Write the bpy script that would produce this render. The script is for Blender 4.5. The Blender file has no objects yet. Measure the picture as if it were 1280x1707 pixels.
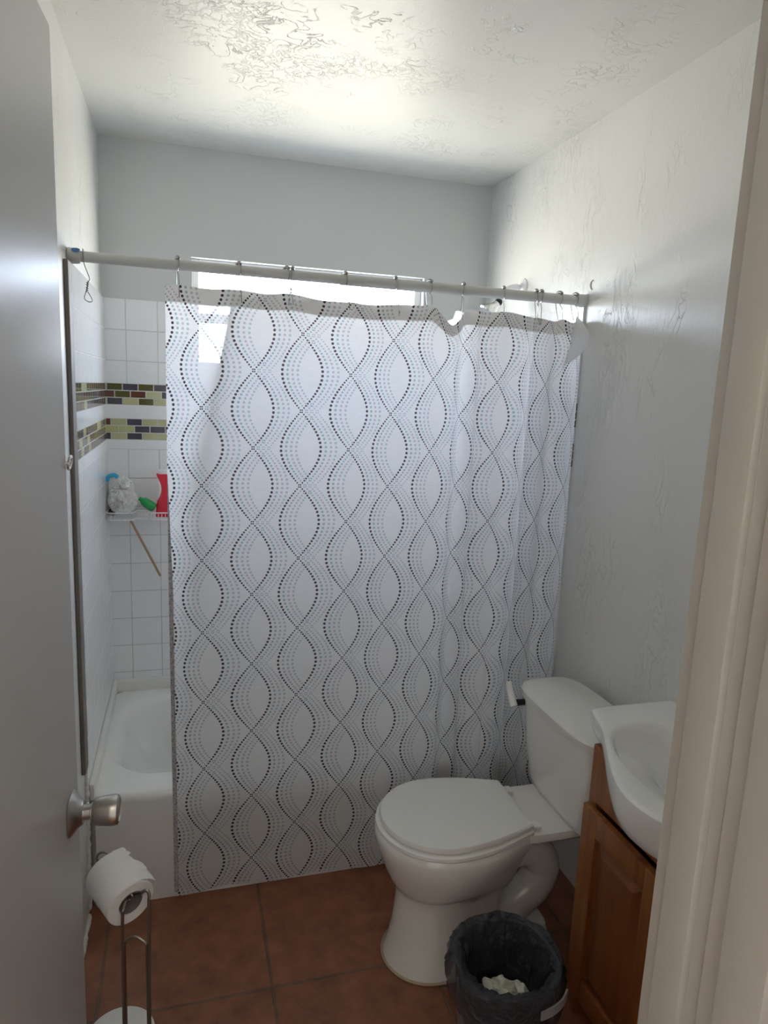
import bpy, bmesh, math, random
from mathutils import Vector, Matrix
random.seed(7)
PI = math.pi
sc = bpy.context.scene
COL = sc.collection

# ------------------------------------------------------------ camera
CX, CY, CZ = 0.2781, -2.7177, 1.5469
YAW, PITCH, ROLL, FPX = 0.2864, -0.1727, 0.0428, 1147.07
fw = Vector((math.sin(YAW)*math.cos(PITCH), math.cos(YAW)*math.cos(PITCH), math.sin(PITCH)))
rt = Vector((math.cos(YAW), -math.sin(YAW), 0)); up = rt.cross(fw)
r2 = rt*math.cos(ROLL)+up*math.sin(ROLL); u2 = -rt*math.sin(ROLL)+up*math.cos(ROLL)
cam = bpy.data.cameras.new('camera'); co = bpy.data.objects.new('camera', cam); COL.objects.link(co)
m = Matrix((r2, u2, -fw)).transposed().to_4x4(); m.translation = Vector((CX, CY, CZ)); co.matrix_world = m
cam.sensor_fit = 'VERTICAL'; cam.sensor_height = 36; cam.lens = FPX/1707*36; cam.clip_start = .02
sc.camera = co
sc.view_settings.view_transform = 'Standard'; sc.view_settings.look = 'None'
sc.view_settings.gamma = 1; sc.view_settings.use_curve_mapping = False
sc.view_settings.exposure = 0.0
sc.cycles.max_bounces = 16; sc.cycles.diffuse_bounces = 8; sc.cycles.glossy_bounces = 4
sc.cycles.transmission_bounces = 8; sc.cycles.transparent_max_bounces = 16
sc.cycles.sample_clamp_indirect = 6

# ------------------------------------------------------------ daylight
WORLD = 23.0
w = bpy.data.worlds.new('daylight'); sc.world = w; w.use_nodes = True
nt = w.node_tree; nt.nodes.clear()
tc = nt.nodes.new('ShaderNodeTexCoord'); sx = nt.nodes.new('ShaderNodeSeparateXYZ'); nt.links.new(tc.outputs['Generated'], sx.inputs[0])
mr = nt.nodes.new('ShaderNodeMapRange'); mr.inputs[1].default_value = -.15; mr.inputs[2].default_value = .15; nt.links.new(sx.outputs[2], mr.inputs[0])
rp = nt.nodes.new('ShaderNodeValToRGB'); rp.color_ramp.elements[0].color = (1.0, .97, .84, 1); rp.color_ramp.elements[1].color = (.68, .80, 1.0, 1)
nt.links.new(mr.outputs[0], rp.inputs[0])
bg = nt.nodes.new('ShaderNodeBackground'); bg.inputs[1].default_value = WORLD; nt.links.new(rp.outputs[0], bg.inputs[0])
wo = nt.nodes.new('ShaderNodeOutputWorld'); nt.links.new(bg.outputs[0], wo.inputs[0])
# window portal (guides sampling of the sky only)
pl = bpy.data.lights.new('window_portal', 'AREA'); pl.shape = 'RECTANGLE'; pl.size = .90; pl.size_y = .40
po = bpy.data.objects.new('window_portal', pl); COL.objects.link(po); po.location = (.756, .12, 1.80); po.rotation_euler = (-PI/2, 0, 0)
pl.cycles.is_portal = True
# hall ceiling lamp behind the photographer
hl = bpy.data.lights.new('hall_light', 'AREA'); hl.size = .5; hl.energy = 2.3; hl.color = (1.0, .95, .88)
ho = bpy.data.objects.new('hall_light', hl); COL.objects.link(ho); ho.location = (.2, -3.25, 2.33)

# ------------------------------------------------------------ node helpers
class N:
    """tiny expression wrapper over math nodes"""
    def __init__(s, t, so): s.t = t; s.s = so
    def _op(s, op, a, b=None, c=None, clamp=False):
        n = s.t.nodes.new('ShaderNodeMath'); n.operation = op; n.use_clamp = clamp
        for i, v in enumerate((a, b, c)):
            if v is None: continue
            if isinstance(v, N): s.t.links.new(v.s, n.inputs[i])
            else: n.inputs[i].default_value = v
        return N(s.t, n.outputs[0])
    def __add__(s, o): return s._op('ADD', s, o)
    def __radd__(s, o): return s._op('ADD', o, s)
    def __sub__(s, o): return s._op('SUBTRACT', s, o)
    def __rsub__(s, o): return s._op('SUBTRACT', o, s)
    def __mul__(s, o): return s._op('MULTIPLY', s, o)
    def __rmul__(s, o): return s._op('MULTIPLY', o, s)
    def __truediv__(s, o): return s._op('DIVIDE', s, o)
    def f(s, op, b=None, c=None): return s._op(op, s, b, c)
    def clamp(s): return s._op('ADD', s, 0.0, clamp=True)

def new_mat(name):
    m = bpy.data.materials.new(name); m.use_nodes = True
    t = m.node_tree; b = t.nodes['Principled BSDF']
    return m, t, b

def mat(name, col, rough=.5, metal=0, spec=.5, bump=None, var=0, coat=0, trans=0):
    """bump = (scale, strength, distance); var = colour variation by noise"""
    m, t, b = new_mat(name)
    b.inputs['Base Color'].default_value = (*col, 1); b.inputs['Roughness'].default_value = rough
    b.inputs['Metallic'].default_value = metal; b.inputs['Specular IOR Level'].default_value = spec
    b.inputs['Coat Weight'].default_value = coat; b.inputs['Coat Roughness'].default_value = .08
    b.inputs['Transmission Weight'].default_value = trans
    tc = t.nodes.new('ShaderNodeTexCoord')
    if var:
        n = t.nodes.new('ShaderNodeTexNoise'); n.inputs['Scale'].default_value = 9; n.inputs['Detail'].default_value = 5
        t.links.new(tc.outputs['Object'], n.inputs[0])
        mx = t.nodes.new('ShaderNodeMixRGB'); mx.inputs[1].default_value = (*[c*(1-var) for c in col], 1); mx.inputs[2].default_value = (*[min(1, c*(1+var)) for c in col], 1)
        t.links.new(n.outputs[0], mx.inputs[0]); t.links.new(mx.outputs[0], b.inputs['Base Color'])
    if bump:
        n = t.nodes.new('ShaderNodeTexNoise'); n.inputs['Scale'].default_value = bump[0]; n.inputs['Detail'].default_value = 4
        t.links.new(tc.outputs['Object'], n.inputs[0])
        bp = t.nodes.new('ShaderNodeBump'); bp.inputs['Strength'].default_value = bump[1]; bp.inputs['Distance'].default_value = bump[2]
        t.links.new(n.outputs[0], bp.inputs['Height']); t.links.new(bp.outputs[0], b.inputs['Normal'])
    return m

def plaster(name, col, rough=.38):
    """semi-gloss paint over a hand trowelled skip texture"""
    m, t, b = new_mat(name)
    b.inputs['Base Color'].default_value = (*col, 1); b.inputs['Roughness'].default_value = rough
    tc = t.nodes.new('ShaderNodeTexCoord')
    mp = t.nodes.new('ShaderNodeMapping'); mp.inputs['Scale'].default_value = (1.5, 1.5, .6); t.links.new(tc.outputs['Object'], mp.inputs[0])
    def noise(sc_, det, dist, off):
        n = t.nodes.new('ShaderNodeTexNoise'); n.inputs['Scale'].default_value = sc_; n.inputs['Detail'].default_value = det; n.inputs['Distortion'].default_value = dist
        a = t.nodes.new('ShaderNodeVectorMath'); a.inputs[1].default_value = (off, off*.7, off*1.3); t.links.new(mp.outputs[0], a.inputs[0]); t.links.new(a.outputs[0], n.inputs[0]); return N(t, n.outputs[0])
    a = noise(13, 4, 1.2, 0); c = noise(4.2, 3, .5, 5); d = noise(70, 3, 0, 9); e = noise(2.1, 2, .2, 13); fr = noise(27, 4, .9, 21)
    ridge = (1 - ((a - .5).f('ABSOLUTE')*48)).clamp()                 # thin trowel ridges
    gate = ((c - .50)*6).clamp()
    ridge2 = (1 - ((fr - .5).f('ABSOLUTE')*36)).clamp()
    gate2 = ((e - .50)*6).clamp()
    h = ridge*gate*.6 + ridge2*gate2*.35 + d*.12 + e*.6 + c*.35
    bp = t.nodes.new('ShaderNodeBump'); bp.inputs['Strength'].default_value = .7; bp.inputs['Distance'].default_value = .0046
    t.links.new(h.s, bp.inputs['Height']); t.links.new(bp.outputs[0], b.inputs['Normal'])
    return m

def brick_mat(name, c1, c2, mortar, w_, h_, off, scale_m, rough, origin=(0, 0), ramp=None, mottled=0, bumpd=.0015, frq=2):
    m, t, b = new_mat(name)
    tc = t.nodes.new('ShaderNodeTexCoord'); mp = t.nodes.new('ShaderNodeMapping')
    mp.inputs['Location'].default_value = (-origin[0], -origin[1], 0); t.links.new(tc.outputs['UV'], mp.inputs[0])
    br = t.nodes.new('ShaderNodeTexBrick'); t.links.new(mp.outputs[0], br.inputs[0])
    br.offset = off; br.offset_frequency = frq; br.inputs['Scale'].default_value = 1
    br.inputs['Mortar Size'].default_value = scale_m; br.inputs['Mortar Smooth'].default_value = .3
    br.inputs['Brick Width'].default_value = w_; br.inputs['Row Height'].default_value = h_
    br.inputs['Color1'].default_value = (*c1, 1); br.inputs['Color2'].default_value = (*c2, 1); br.inputs['Mortar'].default_value = (*mortar, 1)
    colout = br.outputs['Color']
    if ramp:
        br.inputs['Color1'].default_value = (0, 0, 0, 1); br.inputs['Color2'].default_value = (1, 1, 1, 1)
        r = t.nodes.new('ShaderNodeValToRGB'); r.color_ramp.interpolation = 'CONSTANT'
        els = r.color_ramp.elements; els[0].position = 0; els[0].color = (*ramp[0], 1); els[1].position = 1/len(ramp); els[1].color = (*ramp[1], 1)
        for i in range(2, len(ramp)): q = els.new(i/len(ramp)); q.color = (*ramp[i], 1)
        t.links.new(br.outputs['Color'], r.inputs[0])
        mx = t.nodes.new('ShaderNodeMixRGB'); t.links.new(br.outputs['Fac'], mx.inputs[0]); t.links.new(r.outputs[0], mx.inputs[1]); mx.inputs[2].default_value = (*mortar, 1)
        colout = mx.outputs[0]
    if mottled:
        n = t.nodes.new('ShaderNodeTexNoise'); n.inputs['Scale'].default_value = 14; n.inputs['Detail'].default_value = 8; n.inputs['Roughness'].default_value = .65
        t.links.new(tc.outputs['UV'], n.inputs[0])
        g = t.nodes.new('ShaderNodeMapRange'); g.inputs[1].default_value = .3; g.inputs[2].default_value = .7; g.inputs[3].default_value = 1-mottled; g.inputs[4].default_value = 1+mottled
        t.links.new(n.outputs[0], g.inputs[0])
        vm = t.nodes.new('ShaderNodeVectorMath'); vm.operation = 'SCALE'; t.links.new(colout, vm.inputs[0]); t.links.new(g.outputs[0], vm.inputs['Scale']); colout = vm.outputs[0]
    t.links.new(colout, b.inputs['Base Color'])
    b.inputs['Roughness'].default_value = rough
    inv = 1 - N(t, br.outputs['Fac'])
    bp = t.nodes.new('ShaderNodeBump'); bp.inputs['Distance'].default_value = bumpd; t.links.new(inv.s, bp.inputs['Height']); t.links.new(bp.outputs[0], b.inputs['Normal'])
    return m

def wood_mat(name, c1, c2, axis=2):
    m, t, b = new_mat(name)
    tc = t.nodes.new('ShaderNodeTexCoord'); mp = t.nodes.new('ShaderNodeMapping'); s = [30, 30, 30]; s[axis] = 2.2; mp.inputs['Scale'].default_value = s
    t.links.new(tc.outputs['Object'], mp.inputs[0])
    n = t.nodes.new('ShaderNodeTexNoise'); n.inputs['Scale'].default_value = 1.4; n.inputs['Detail'].default_value = 6; n.inputs['Distortion'].default_value = .6; t.links.new(mp.outputs[0], n.inputs[0])
    r = t.nodes.new('ShaderNodeValToRGB'); r.color_ramp.elements[0].position = .33; r.color_ramp.elements[1].position = .7
    r.color_ramp.elements[0].color = (*c1, 1); r.color_ramp.elements[1].color = (*c2, 1); t.links.new(n.outputs[0], r.inputs[0])
    t.links.new(r.outputs[0], b.inputs['Base Color']); b.inputs['Roughness'].default_value = .38
    return m

# ------------------------------------------------------------ mesh helpers
def obj(name, bm, mt, parent=None, smooth=True, mats=None):
    me = bpy.data.meshes.new(name)
    bmesh.ops.recalc_face_normals(bm, faces=bm.faces[:])
    uvl = bm.loops.layers.uv.verify() if not bm.loops.layers.uv else None
    if uvl:
        for f in bm.faces:
            n = f.normal; a = max(range(3), key=lambda i: abs(n[i]))
            for l in f.loops:
                c = l.vert.co
                l[uvl].uv = (c.y, c.z) if a == 0 else ((c.x, c.z) if a == 1 else (c.x, c.y))
    bm.to_mesh(me); bm.free()
    if mt: me.materials.append(mt)
    for x in mats or []: me.materials.append(x)
    if smooth:
        for p in me.polygons: p.use_smooth = True
        me.set_sharp_from_angle(angle=math.radians(35))
    o = bpy.data.objects.new(name, me); COL.objects.link(o)
    if parent: o.parent = parent; o.matrix_parent_inverse = Matrix.Translation(-Vector(parent.location)) if parent.location.length else Matrix()
    return o

def BM(): return bmesh.new()
def box(bm, a, b, bev=0, seg=2):
    a = Vector(a); b = Vector(b); c = (a+b)/2; s = b-a
    r = bmesh.ops.create_cube(bm, size=1, matrix=Matrix.Translation(c) @ Matrix.Diagonal((*[abs(x) for x in s], 1)))
    if bev:
        es = list({e for v in r['verts'] for e in v.link_edges})
        bmesh.ops.bevel(bm, geom=es, offset=bev, segments=seg, affect='EDGES', profile=.6)
    return bm
def rbox(a, b, bev=0, seg=2): return box(BM(), a, b, bev, seg)

def catmull(pts, n=6, closed=False):
    P = [Vector(p) for p in pts]; L = len(P); out = []
    rng = range(L) if closed else range(L-1)
    for i in rng:
        if closed: p0, p1, p2, p3 = P[i-1], P[i], P[(i+1) % L], P[(i+2) % L]
        else: p0, p1, p2, p3 = P[max(i-1, 0)], P[i], P[i+1], P[min(i+2, L-1)]
        for k in range(n):
            t = k/n
            out.append(.5*((2*p1)+(p2-p0)*t+(2*p0-5*p1+4*p2-p3)*t*t+(3*p1-p0-3*p2+p3)*t**3))
    if not closed: out.append(P[-1])
    return out

def tube(bm, pts, r, n=10, closed=False, cap=True):
    P = [Vector(p) for p in pts]; L = len(P); rings = []
    def tan(i):
        if closed: return (P[(i+1) % L]-P[i-1]).normalized()
        return (P[min(i+1, L-1)]-P[max(i-1, 0)]).normalized()
    t0 = tan(0); nrm = t0.orthogonal().normalized(); prev = t0
    for i in range(L):
        t = tan(i); q = prev.rotation_difference(t); nrm = (q @ nrm); nrm = (nrm - t*nrm.dot(t)).normalized(); prev = t
        bn = t.cross(nrm); rr = r[i] if isinstance(r, (list, tuple)) else r
        rings.append([bm.verts.new(P[i]+(nrm*math.cos(2*PI*k/n)+bn*math.sin(2*PI*k/n))*rr) for k in range(n)])
    for i in range(L if closed else L-1):
        a, b = rings[i], rings[(i+1) % L]
        for k in range(n): bm.faces.new((a[k], a[(k+1) % n], b[(k+1) % n], b[k]))
    if cap and not closed:
        bm.faces.new(rings[0][::-1]); bm.faces.new(rings[-1])
    return bm

def lathe(bm, prof, origin=(0, 0, 0), axis=(0, 0, 1), n=32):
    """prof = [(radius, height)]"""
    ax = Vector(axis).normalized(); u = ax.orthogonal().normalized(); v = ax.cross(u); o = Vector(origin); rings = []
    for r, h in prof:
        if r < 1e-6: rings.append([bm.verts.new(o+ax*h)])
        else: rings.append([bm.verts.new(o+ax*h+(u*math.cos(2*PI*k/n)+v*math.sin(2*PI*k/n))*r) for k in range(n)])
    for a, b in zip(rings, rings[1:]):
        for k in range(n):
            k2 = (k+1) % n
            if len(a) == 1 and len(b) == 1: continue
            if len(a) == 1: bm.faces.new((a[0], b[k], b[k2]))
            elif len(b) == 1: bm.faces.new((a[k], b[0], a[k2]))
            else: bm.faces.new((a[k], b[k], b[k2], a[k2]))
    return bm

def loft(bm, rings, cap0=True, cap1=True, closed=True):
    R = [[bm.verts.new(p) for p in r] for r in rings]; n = len(R[0])
    for a, b in zip(R, R[1:]):
        for k in range(n if closed else n-1):
            bm.faces.new((a[k], a[(k+1) % n], b[(k+1) % n], b[k]))
    if cap0: bm.faces.new(R[0][::-1])
    if cap1: bm.faces.new(R[-1])
    return bm

def sup(cx, cy, ax, ay, z, n=2.0, k=48, axb=None):
    """superellipse ring; axb = half length on the +x side"""
    out = []
    for i in range(k):
        t = 2*PI*i/k; c, s = math.cos(t), math.sin(t)
        a = (axb if (axb and c > 0) else ax)
        out.append(Vector((cx+a*math.copysign(abs(c)**(2/n), c), cy+ay*math.copysign(abs(s)**(2/n), s), z)))
    return out

def poly_prism(bm, pts, z0, z1, bev=0):
    vs = [bm.verts.new((*p, z0)) for p in pts]; f = bm.faces.new(vs)
    r = bmesh.ops.extrude_face_region(bm, geom=[f]); top = [v for v in r['geom'] if isinstance(v, bmesh.types.BMVert)]
    for v in top: v.co.z = z1
    return bm

def empty(name, loc=(0, 0, 0)):
    o = bpy.data.objects.new(name, None); o.empty_display_size = .05; COL.objects.link(o); o.location = loc; return o
def tag(o, label, cat, group=None):
    o['label'] = label; o['category'] = cat
    if group: o['group'] = group
    return o
def struct(o, label=None):
    o['kind'] = 'structure'
    if label: o['label'] = label
    return o

# ------------------------------------------------------------ materials
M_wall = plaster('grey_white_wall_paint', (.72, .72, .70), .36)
M_ceil = plaster('ceiling_paint', (.72, .72, .685), .42)
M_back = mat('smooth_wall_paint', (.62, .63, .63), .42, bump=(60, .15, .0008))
M_tile = brick_mat('white_square_tile', (.86, .87, .88), (.84, .855, .87), (.66, .67, .67), .109, .109, 0, .0016, .10, origin=(.080, 1.836-.109*16))
M_tileL = brick_mat('white_square_tile_side', (.80, .81, .82), (.78, .795, .81), (.97, .97, .97), .109, .109, 0, .0026, .10, origin=(-.03, 1.836-.109*16))  # wet highlights along the grout painted in as wider, near-white joints
M_tile2 = brick_mat('white_square_tile_lower', (.85, .86, .87), (.83, .845, .86), (.62, .63, .63), .109, .109, 0, .0016, .10, origin=(.080, 1.299-.109*11))
M_tile2L = brick_mat('white_square_tile_side_lower', (.79, .80, .81), (.77, .785, .80), (.97, .97, .97), .109, .109, 0, .0026, .10, origin=(-.03, 1.299-.109*11))  # same near-white joint colour, wet glints painted into the grout
MOS = [(.075, .07, .095), (.10, .095, .025), (.52, .52, .27), (.13, .045, .03), (.08, .075, .10), (.50, .50, .28), (.11, .10, .03), (.14, .05, .03)]
M_mos1 = brick_mat('glass_mosaic_upper', (0, 0, 0), (1, 1, 1), (.62, .62, .58), .054, .026, .5, .0022, .12, origin=(.010, 1.538-.026*40), ramp=MOS)
M_mos2 = brick_mat('glass_mosaic_lower', (0, 0, 0), (1, 1, 1), (.62, .62, .58), .054, .026, .5, .0022, .12, origin=(.022, 1.411-.026*30), ramp=MOS)
M_strip = mat('white_tile_glaze', (.85, .86, .87), .1)
M_floor = brick_mat('terracotta_floor_tile', (.27, .105, .055), (.24, .092, .048), (.16, .10, .066), .43, .43, 0, .004, .42, origin=(.06, -1.155+.43), mottled=.32, bumpd=.003)
M_white = mat('white_gloss_enamel', (.84, .84, .82), .12, coat=.3)
M_china = mat('white_vitreous_china', (.83, .82, .78), .13, coat=.3)
M_seat = mat('white_seat_plastic', (.83, .83, .80), .3)
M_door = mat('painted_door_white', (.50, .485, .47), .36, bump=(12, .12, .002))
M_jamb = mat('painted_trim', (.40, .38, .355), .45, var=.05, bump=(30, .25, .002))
M_steel = mat('satin_nickel', (.52, .50, .46), .28, 1)
M_chrome = mat('chrome', (.8, .8, .82), .08, 1)
M_hook = mat('hook_steel', (.34, .33, .33), .25, 1)
M_wire = mat('dull_steel_wire', (.30, .27, .23), .38, 1)
M_rod = mat('worn_white_rod_enamel', (.62, .63, .62), .38, var=.12)
M_vinyl = mat('white_window_vinyl', (.86, .87, .88), .3)
M_paper = mat('tissue_paper', (.86, .85, .82), .95, bump=(90, .5, .001))
M_card = mat('cardboard_core', (.22, .19, .17), .9)
M_black = mat('black_plastic', (.01, .01, .01), .4)
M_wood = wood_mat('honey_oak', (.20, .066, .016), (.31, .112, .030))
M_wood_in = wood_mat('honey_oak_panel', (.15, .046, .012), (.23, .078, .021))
M_caulk = mat('white_caulk', (.80, .80, .77), .5, bump=(60, .6, .003))
M_trimd = mat('weathered_edge_strip', (.19, .165, .145), .6, var=.3)
M_bin = mat('grey_bin_plastic', (.17, .155, .16), .5)
M_red = mat('red_bottle_plastic', (.70, .02, .045), .25)
M_green = mat('green_bottle_plastic', (.01, .30, .07), .25, bump=(40, .7, .004))
M_blue = mat('blue_loop_plastic', (.03, .38, .62), .4)
M_stick = mat('bamboo_stick', (.42, .27, .16), .6, var=.2)
M_sticker = mat('blue_sticker', (.02, .14, .35), .4)

# ------------------------------------------------------------ room shell
W, H = 1.476, 2.372
T = .12
YF = -2.30; YH = -2.41
WX0, WX1, WZ0, WZ1 = .307, 1.205, 1.60, 2.0
ZR = .355
f_ = struct(obj('floor', rbox((-1.2, -3.8, -.1), (1.9, .12, 0)), M_floor, smooth=False))
c_ = struct(obj('ceiling', rbox((-1.2, -3.8, H), (1.9, .12, H+.1)), M_ceil, smooth=False))
struct(obj('wall_left', rbox((-T, YF, 0), (0, .12, H)), M_wall, smooth=False))
struct(obj('wall_right', rbox((W, YF, 0), (W+T, .12, H)), M_wall, smooth=False))
bm = BM()
box(bm, (0, 0, 0), (W, T, WZ0)); box(bm, (0, 0, WZ1), (W, T, H)); box(bm, (0, 0, WZ0), (WX0, T, WZ1)); box(bm, (WX1, 0, WZ0), (W, T, WZ1))
wb = struct(obj('wall_back', bm, M_back, smooth=False))
bm = BM()
box(bm, (-T, YH, 0), (.04, YF, H)); box(bm, (.665, YH, 0), (W+T, YF, H)); box(bm, (.04, YH, 2.06), (.665, YF, H))
struct(obj('wall_front', bm, M_wall, smooth=False))
M_hall = mat('hall_wall_paint', (.26, .245, .225), .6)
struct(obj('wall_hall_left', rbox((-1.2, -3.8, 0), (-1.1, YH, H)), M_hall, smooth=False))
struct(obj('wall_hall_right', rbox((1.8, -3.8, 0), (1.9, YH, H)), M_hall, smooth=False))
struct(obj('wall_hall_rear', rbox((-1.1, -3.8, 0), (1.8, -3.7, H)), M_hall, smooth=False))

# tile cladding (children of the walls)
wl = bpy.data.objects['wall_left']; wr = bpy.data.objects['wall_right']
bt = .008; YT = -.765
def clad(wall, x0, x1, y0, y1, side):
    tm, tm2 = (M_tile, M_tile2) if side == 'back' else (M_tileL, M_tile2L)
    def slab(name, z0, z1, mt, d=0):
        if side == 'back' and z1 > WZ0:
            bm = BM(); zt = min(z1, 1.836)
            box(bm, (x0, y0, z0), (WX0, y1, z1)); box(bm, (WX1, y0, z0), (x1, y1, z1))
            if z0 < WZ0: box(bm, (WX0, y0, z0), (WX1, y1, WZ0))
        else: bm = rbox((x0, y0, z0), (x1, y1, z1))
        o = obj(name, bm, mt, wall, smooth=False); o['kind'] = 'structure'; return o
    slab('wall_tiles', 1.538, 1.836, tm); slab('mosaic_band', 1.460, 1.538, M_mos1); slab('wall_tiles', 1.411, 1.460, M_strip)
    slab('mosaic_band', 1.333, 1.411, M_mos2); slab('wall_tiles', 1.299, 1.333, M_strip)
    slab('wall_tiles', ZR-.01, 1.299, tm2)
clad(wb, 0, W, -bt, 0, 'back')
clad(wl, 0, bt, YT, -bt, 'left')
clad(wr, W-bt, W, YT, -bt, 'right')
# quarter round ceramic trim above the tub, caulk, edge strips
bm = BM(); box(bm, (bt, -bt-.016, ZR-.007), (W-bt, -bt, ZR+.045), .006, 3); struct(obj('trim_1', bm, M_caulk))
bm = BM(); box(bm, (bt, YT+.01, ZR-.007), (bt+.014, -bt-.016, ZR+.045), .005, 3); struct(obj('trim_2', bm, M_caulk))
bm = BM(); box(bm, (W-bt-.014, YT+.01, ZR-.007), (W-bt, -bt-.016, ZR+.045), .005, 3); struct(obj('trim_3', bm, M_caulk))
struct(obj('trim_4', rbox((0, -.825, .47), (.011, YT, 1.832), .002, 1), M_trimd))
bm = BM(); random.seed(3)
for i in range(26):
    z = .02+i*.018; r = .005+random.random()*.005
    bmesh.ops.create_icosphere(bm, subdivisions=2, radius=1, matrix=Matrix.Translation((.002, -.768+random.uniform(-.004, .004), z)) @ Matrix.Diagonal((r, r*1.1, .016, 1)))
struct(obj('trim_5', bm, M_caulk))
bm = BM()
for i in range(60):
    y = -.80-i*.02; r = .004+random.random()*.005
    bmesh.ops.create_icosphere(bm, subdivisions=2, radius=1, matrix=Matrix.Translation((.002, y, .003)) @ Matrix.Diagonal((r, .018, r, 1)))
struct(obj('trim_6', bm, M_caulk))

# window
wn = struct(empty('window_1', (.756, .06, 1.6)))
def wbox(name, parts, mt, bev=.002):
    bm = BM()
    for a, b in parts: box(bm, a, b, bev, 1)
    return obj(name, bm, mt, wn)
wbox('window_frame', [((WX0, .035, WZ0), (WX0+.028, .10, WZ1)), ((WX1-.028, .035, WZ0), (WX1, .10, WZ1)), ((WX0+.028, .035, WZ0), (WX1-.028, .10, WZ0+.028)), ((WX0+.028, .035, WZ1-.028), (WX1-.028, .10, WZ1)),
     ((WX0+.028, .05, 1.775), (WX1-.028, .085, 1.81))], M_vinyl)
mg, tg, bgn = new_mat('clear_glass'); tg.nodes.remove(bgn)
tr = tg.nodes.new('ShaderNodeBsdfTransparent'); gl = tg.nodes.new('ShaderNodeBsdfGlossy'); gl.inputs['Roughness'].default_value = .02
mxs = tg.nodes.new('ShaderNodeMixShader'); mxs.inputs[0].default_value = .06; tg.links.new(tr.outputs[0], mxs.inputs[1]); tg.links.new(gl.outputs[0], mxs.inputs[2]); tg.links.new(mxs.outputs[0], tg.nodes['Material Output'].inputs[0])
wbox('window_pane', [((WX0+.028, .068, WZ0+.028), (WX1-.028, .072, 1.775)), ((WX0+.028, .062, 1.81), (WX1-.028, .066, WZ1-.028))], mg, 0)
wbox('window_sill', [((WX0, -.009, WZ0-.012), (WX1, .035, WZ0+.001))], M_vinyl)

# door opening: jamb with stop and casing
bm = BM()
box(bm, (.644, -2.348, 0), (.665, YF-.0, 2.06), .0015, 1)
box(bm, (.656, YH-.001, 0), (.665, -2.348, 2.06), .001, 1)
box(bm, (.637, -2.349, 0), (.6445, -2.319, 2.04), .002, 2)
box(bm, (.646, YH-.001, 0), (.657, -2.372, 2.06), .002, 2)
box(bm, (.655, YF-.004, 0), (.715, YF+.012, 2.10), .003, 2)
box(bm, (.655, YH-.016, 0), (.74, YH+.001, 2.10), .003, 2)
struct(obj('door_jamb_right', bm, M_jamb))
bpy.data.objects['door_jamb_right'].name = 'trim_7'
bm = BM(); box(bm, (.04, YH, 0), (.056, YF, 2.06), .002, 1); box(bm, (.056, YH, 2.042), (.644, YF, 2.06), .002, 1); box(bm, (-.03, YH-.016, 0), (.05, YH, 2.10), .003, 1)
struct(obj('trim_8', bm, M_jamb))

# ------------------------------------------------------------ open door with knob
hx, hy = .062, -2.285
ex, ey = .103, -1.565
dvec = Vector((ex-hx, ey-hy, 0)); dl = dvec.length; ang = math.atan2(dvec.y, dvec.x)
door = struct(empty('door_1', (0, 0, 0)))
# built in local frame: x along door from hinge, y = thickness (negative y = room side towards the camera)
def dobj(name, bm, mt, par):
    o = obj(name, bm, mt, par); o.matrix_parent_inverse = Matrix(); return o
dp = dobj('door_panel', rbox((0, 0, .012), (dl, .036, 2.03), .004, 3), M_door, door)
def knobset(sgn, y0):
    k = dl-.06; z = .862
    bm = BM()
    # square-ish rosette
    rings = []
    for s, h in ((.0315, 0), (.0325, .002), (.030, .007), (.021, .014), (.017, .02)):
        rings.append([Vector((k+p.x, y0+sgn*h, z+p.y)) for p in sup(0, 0, s, s*1.03, 0, 3.0 if s > .03 else 2.2, 40)])
    loft(bm, rings)
    ros = dobj('rosette', bm, M_steel, knob)
    bm = BM()
    lathe(bm, [(0, .014), (.0120, .014), (.0120, .030), (.0140, .031), (.0140, .033), (.0195, .0345), (.0212, .037), (.0225, .046), (.0243, .060), (.0245, .066), (.0232, .0715), (.0205, .0735), (.018, .0738), (.0175, .0725), (0, .0722)], (k, y0, z), (0, sgn, 0), 40)
    dobj('knob', bm, M_steel, knob)
knob = empty('door_handle', (0, 0, 0)); knob.parent = door
knobset(-1, 0); knobset(1, .036)
bm = BM(); box(bm, (dl-.0005, .007, .832), (dl+.0015, .029, .892), .0008, 1); box(bm, (dl, .012, .852), (dl+.011, .024, .872), .002, 1)
dobj('latch_plate', bm, M_chrome, door)
# screw eye on the door edge
bm = BM()
cc = Vector((dl+.006, -.004, 1.418)); pts = [cc+Vector((math.cos(a)*.010, -.002*math.sin(a), math.sin(a)*.010)) for a in [2*PI*i/24 for i in range(24)]]
tube(bm, pts, .0024, 8, closed=True); tube(bm, [cc+Vector((-.010, 0, 0)), cc+Vector((-.020, .008, 0))], .0022, 8)
dobj('screw_eye', bm, M_chrome, door)
door.location = (hx, hy, 0); door.rotation_euler = (0, 0, ang)
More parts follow.
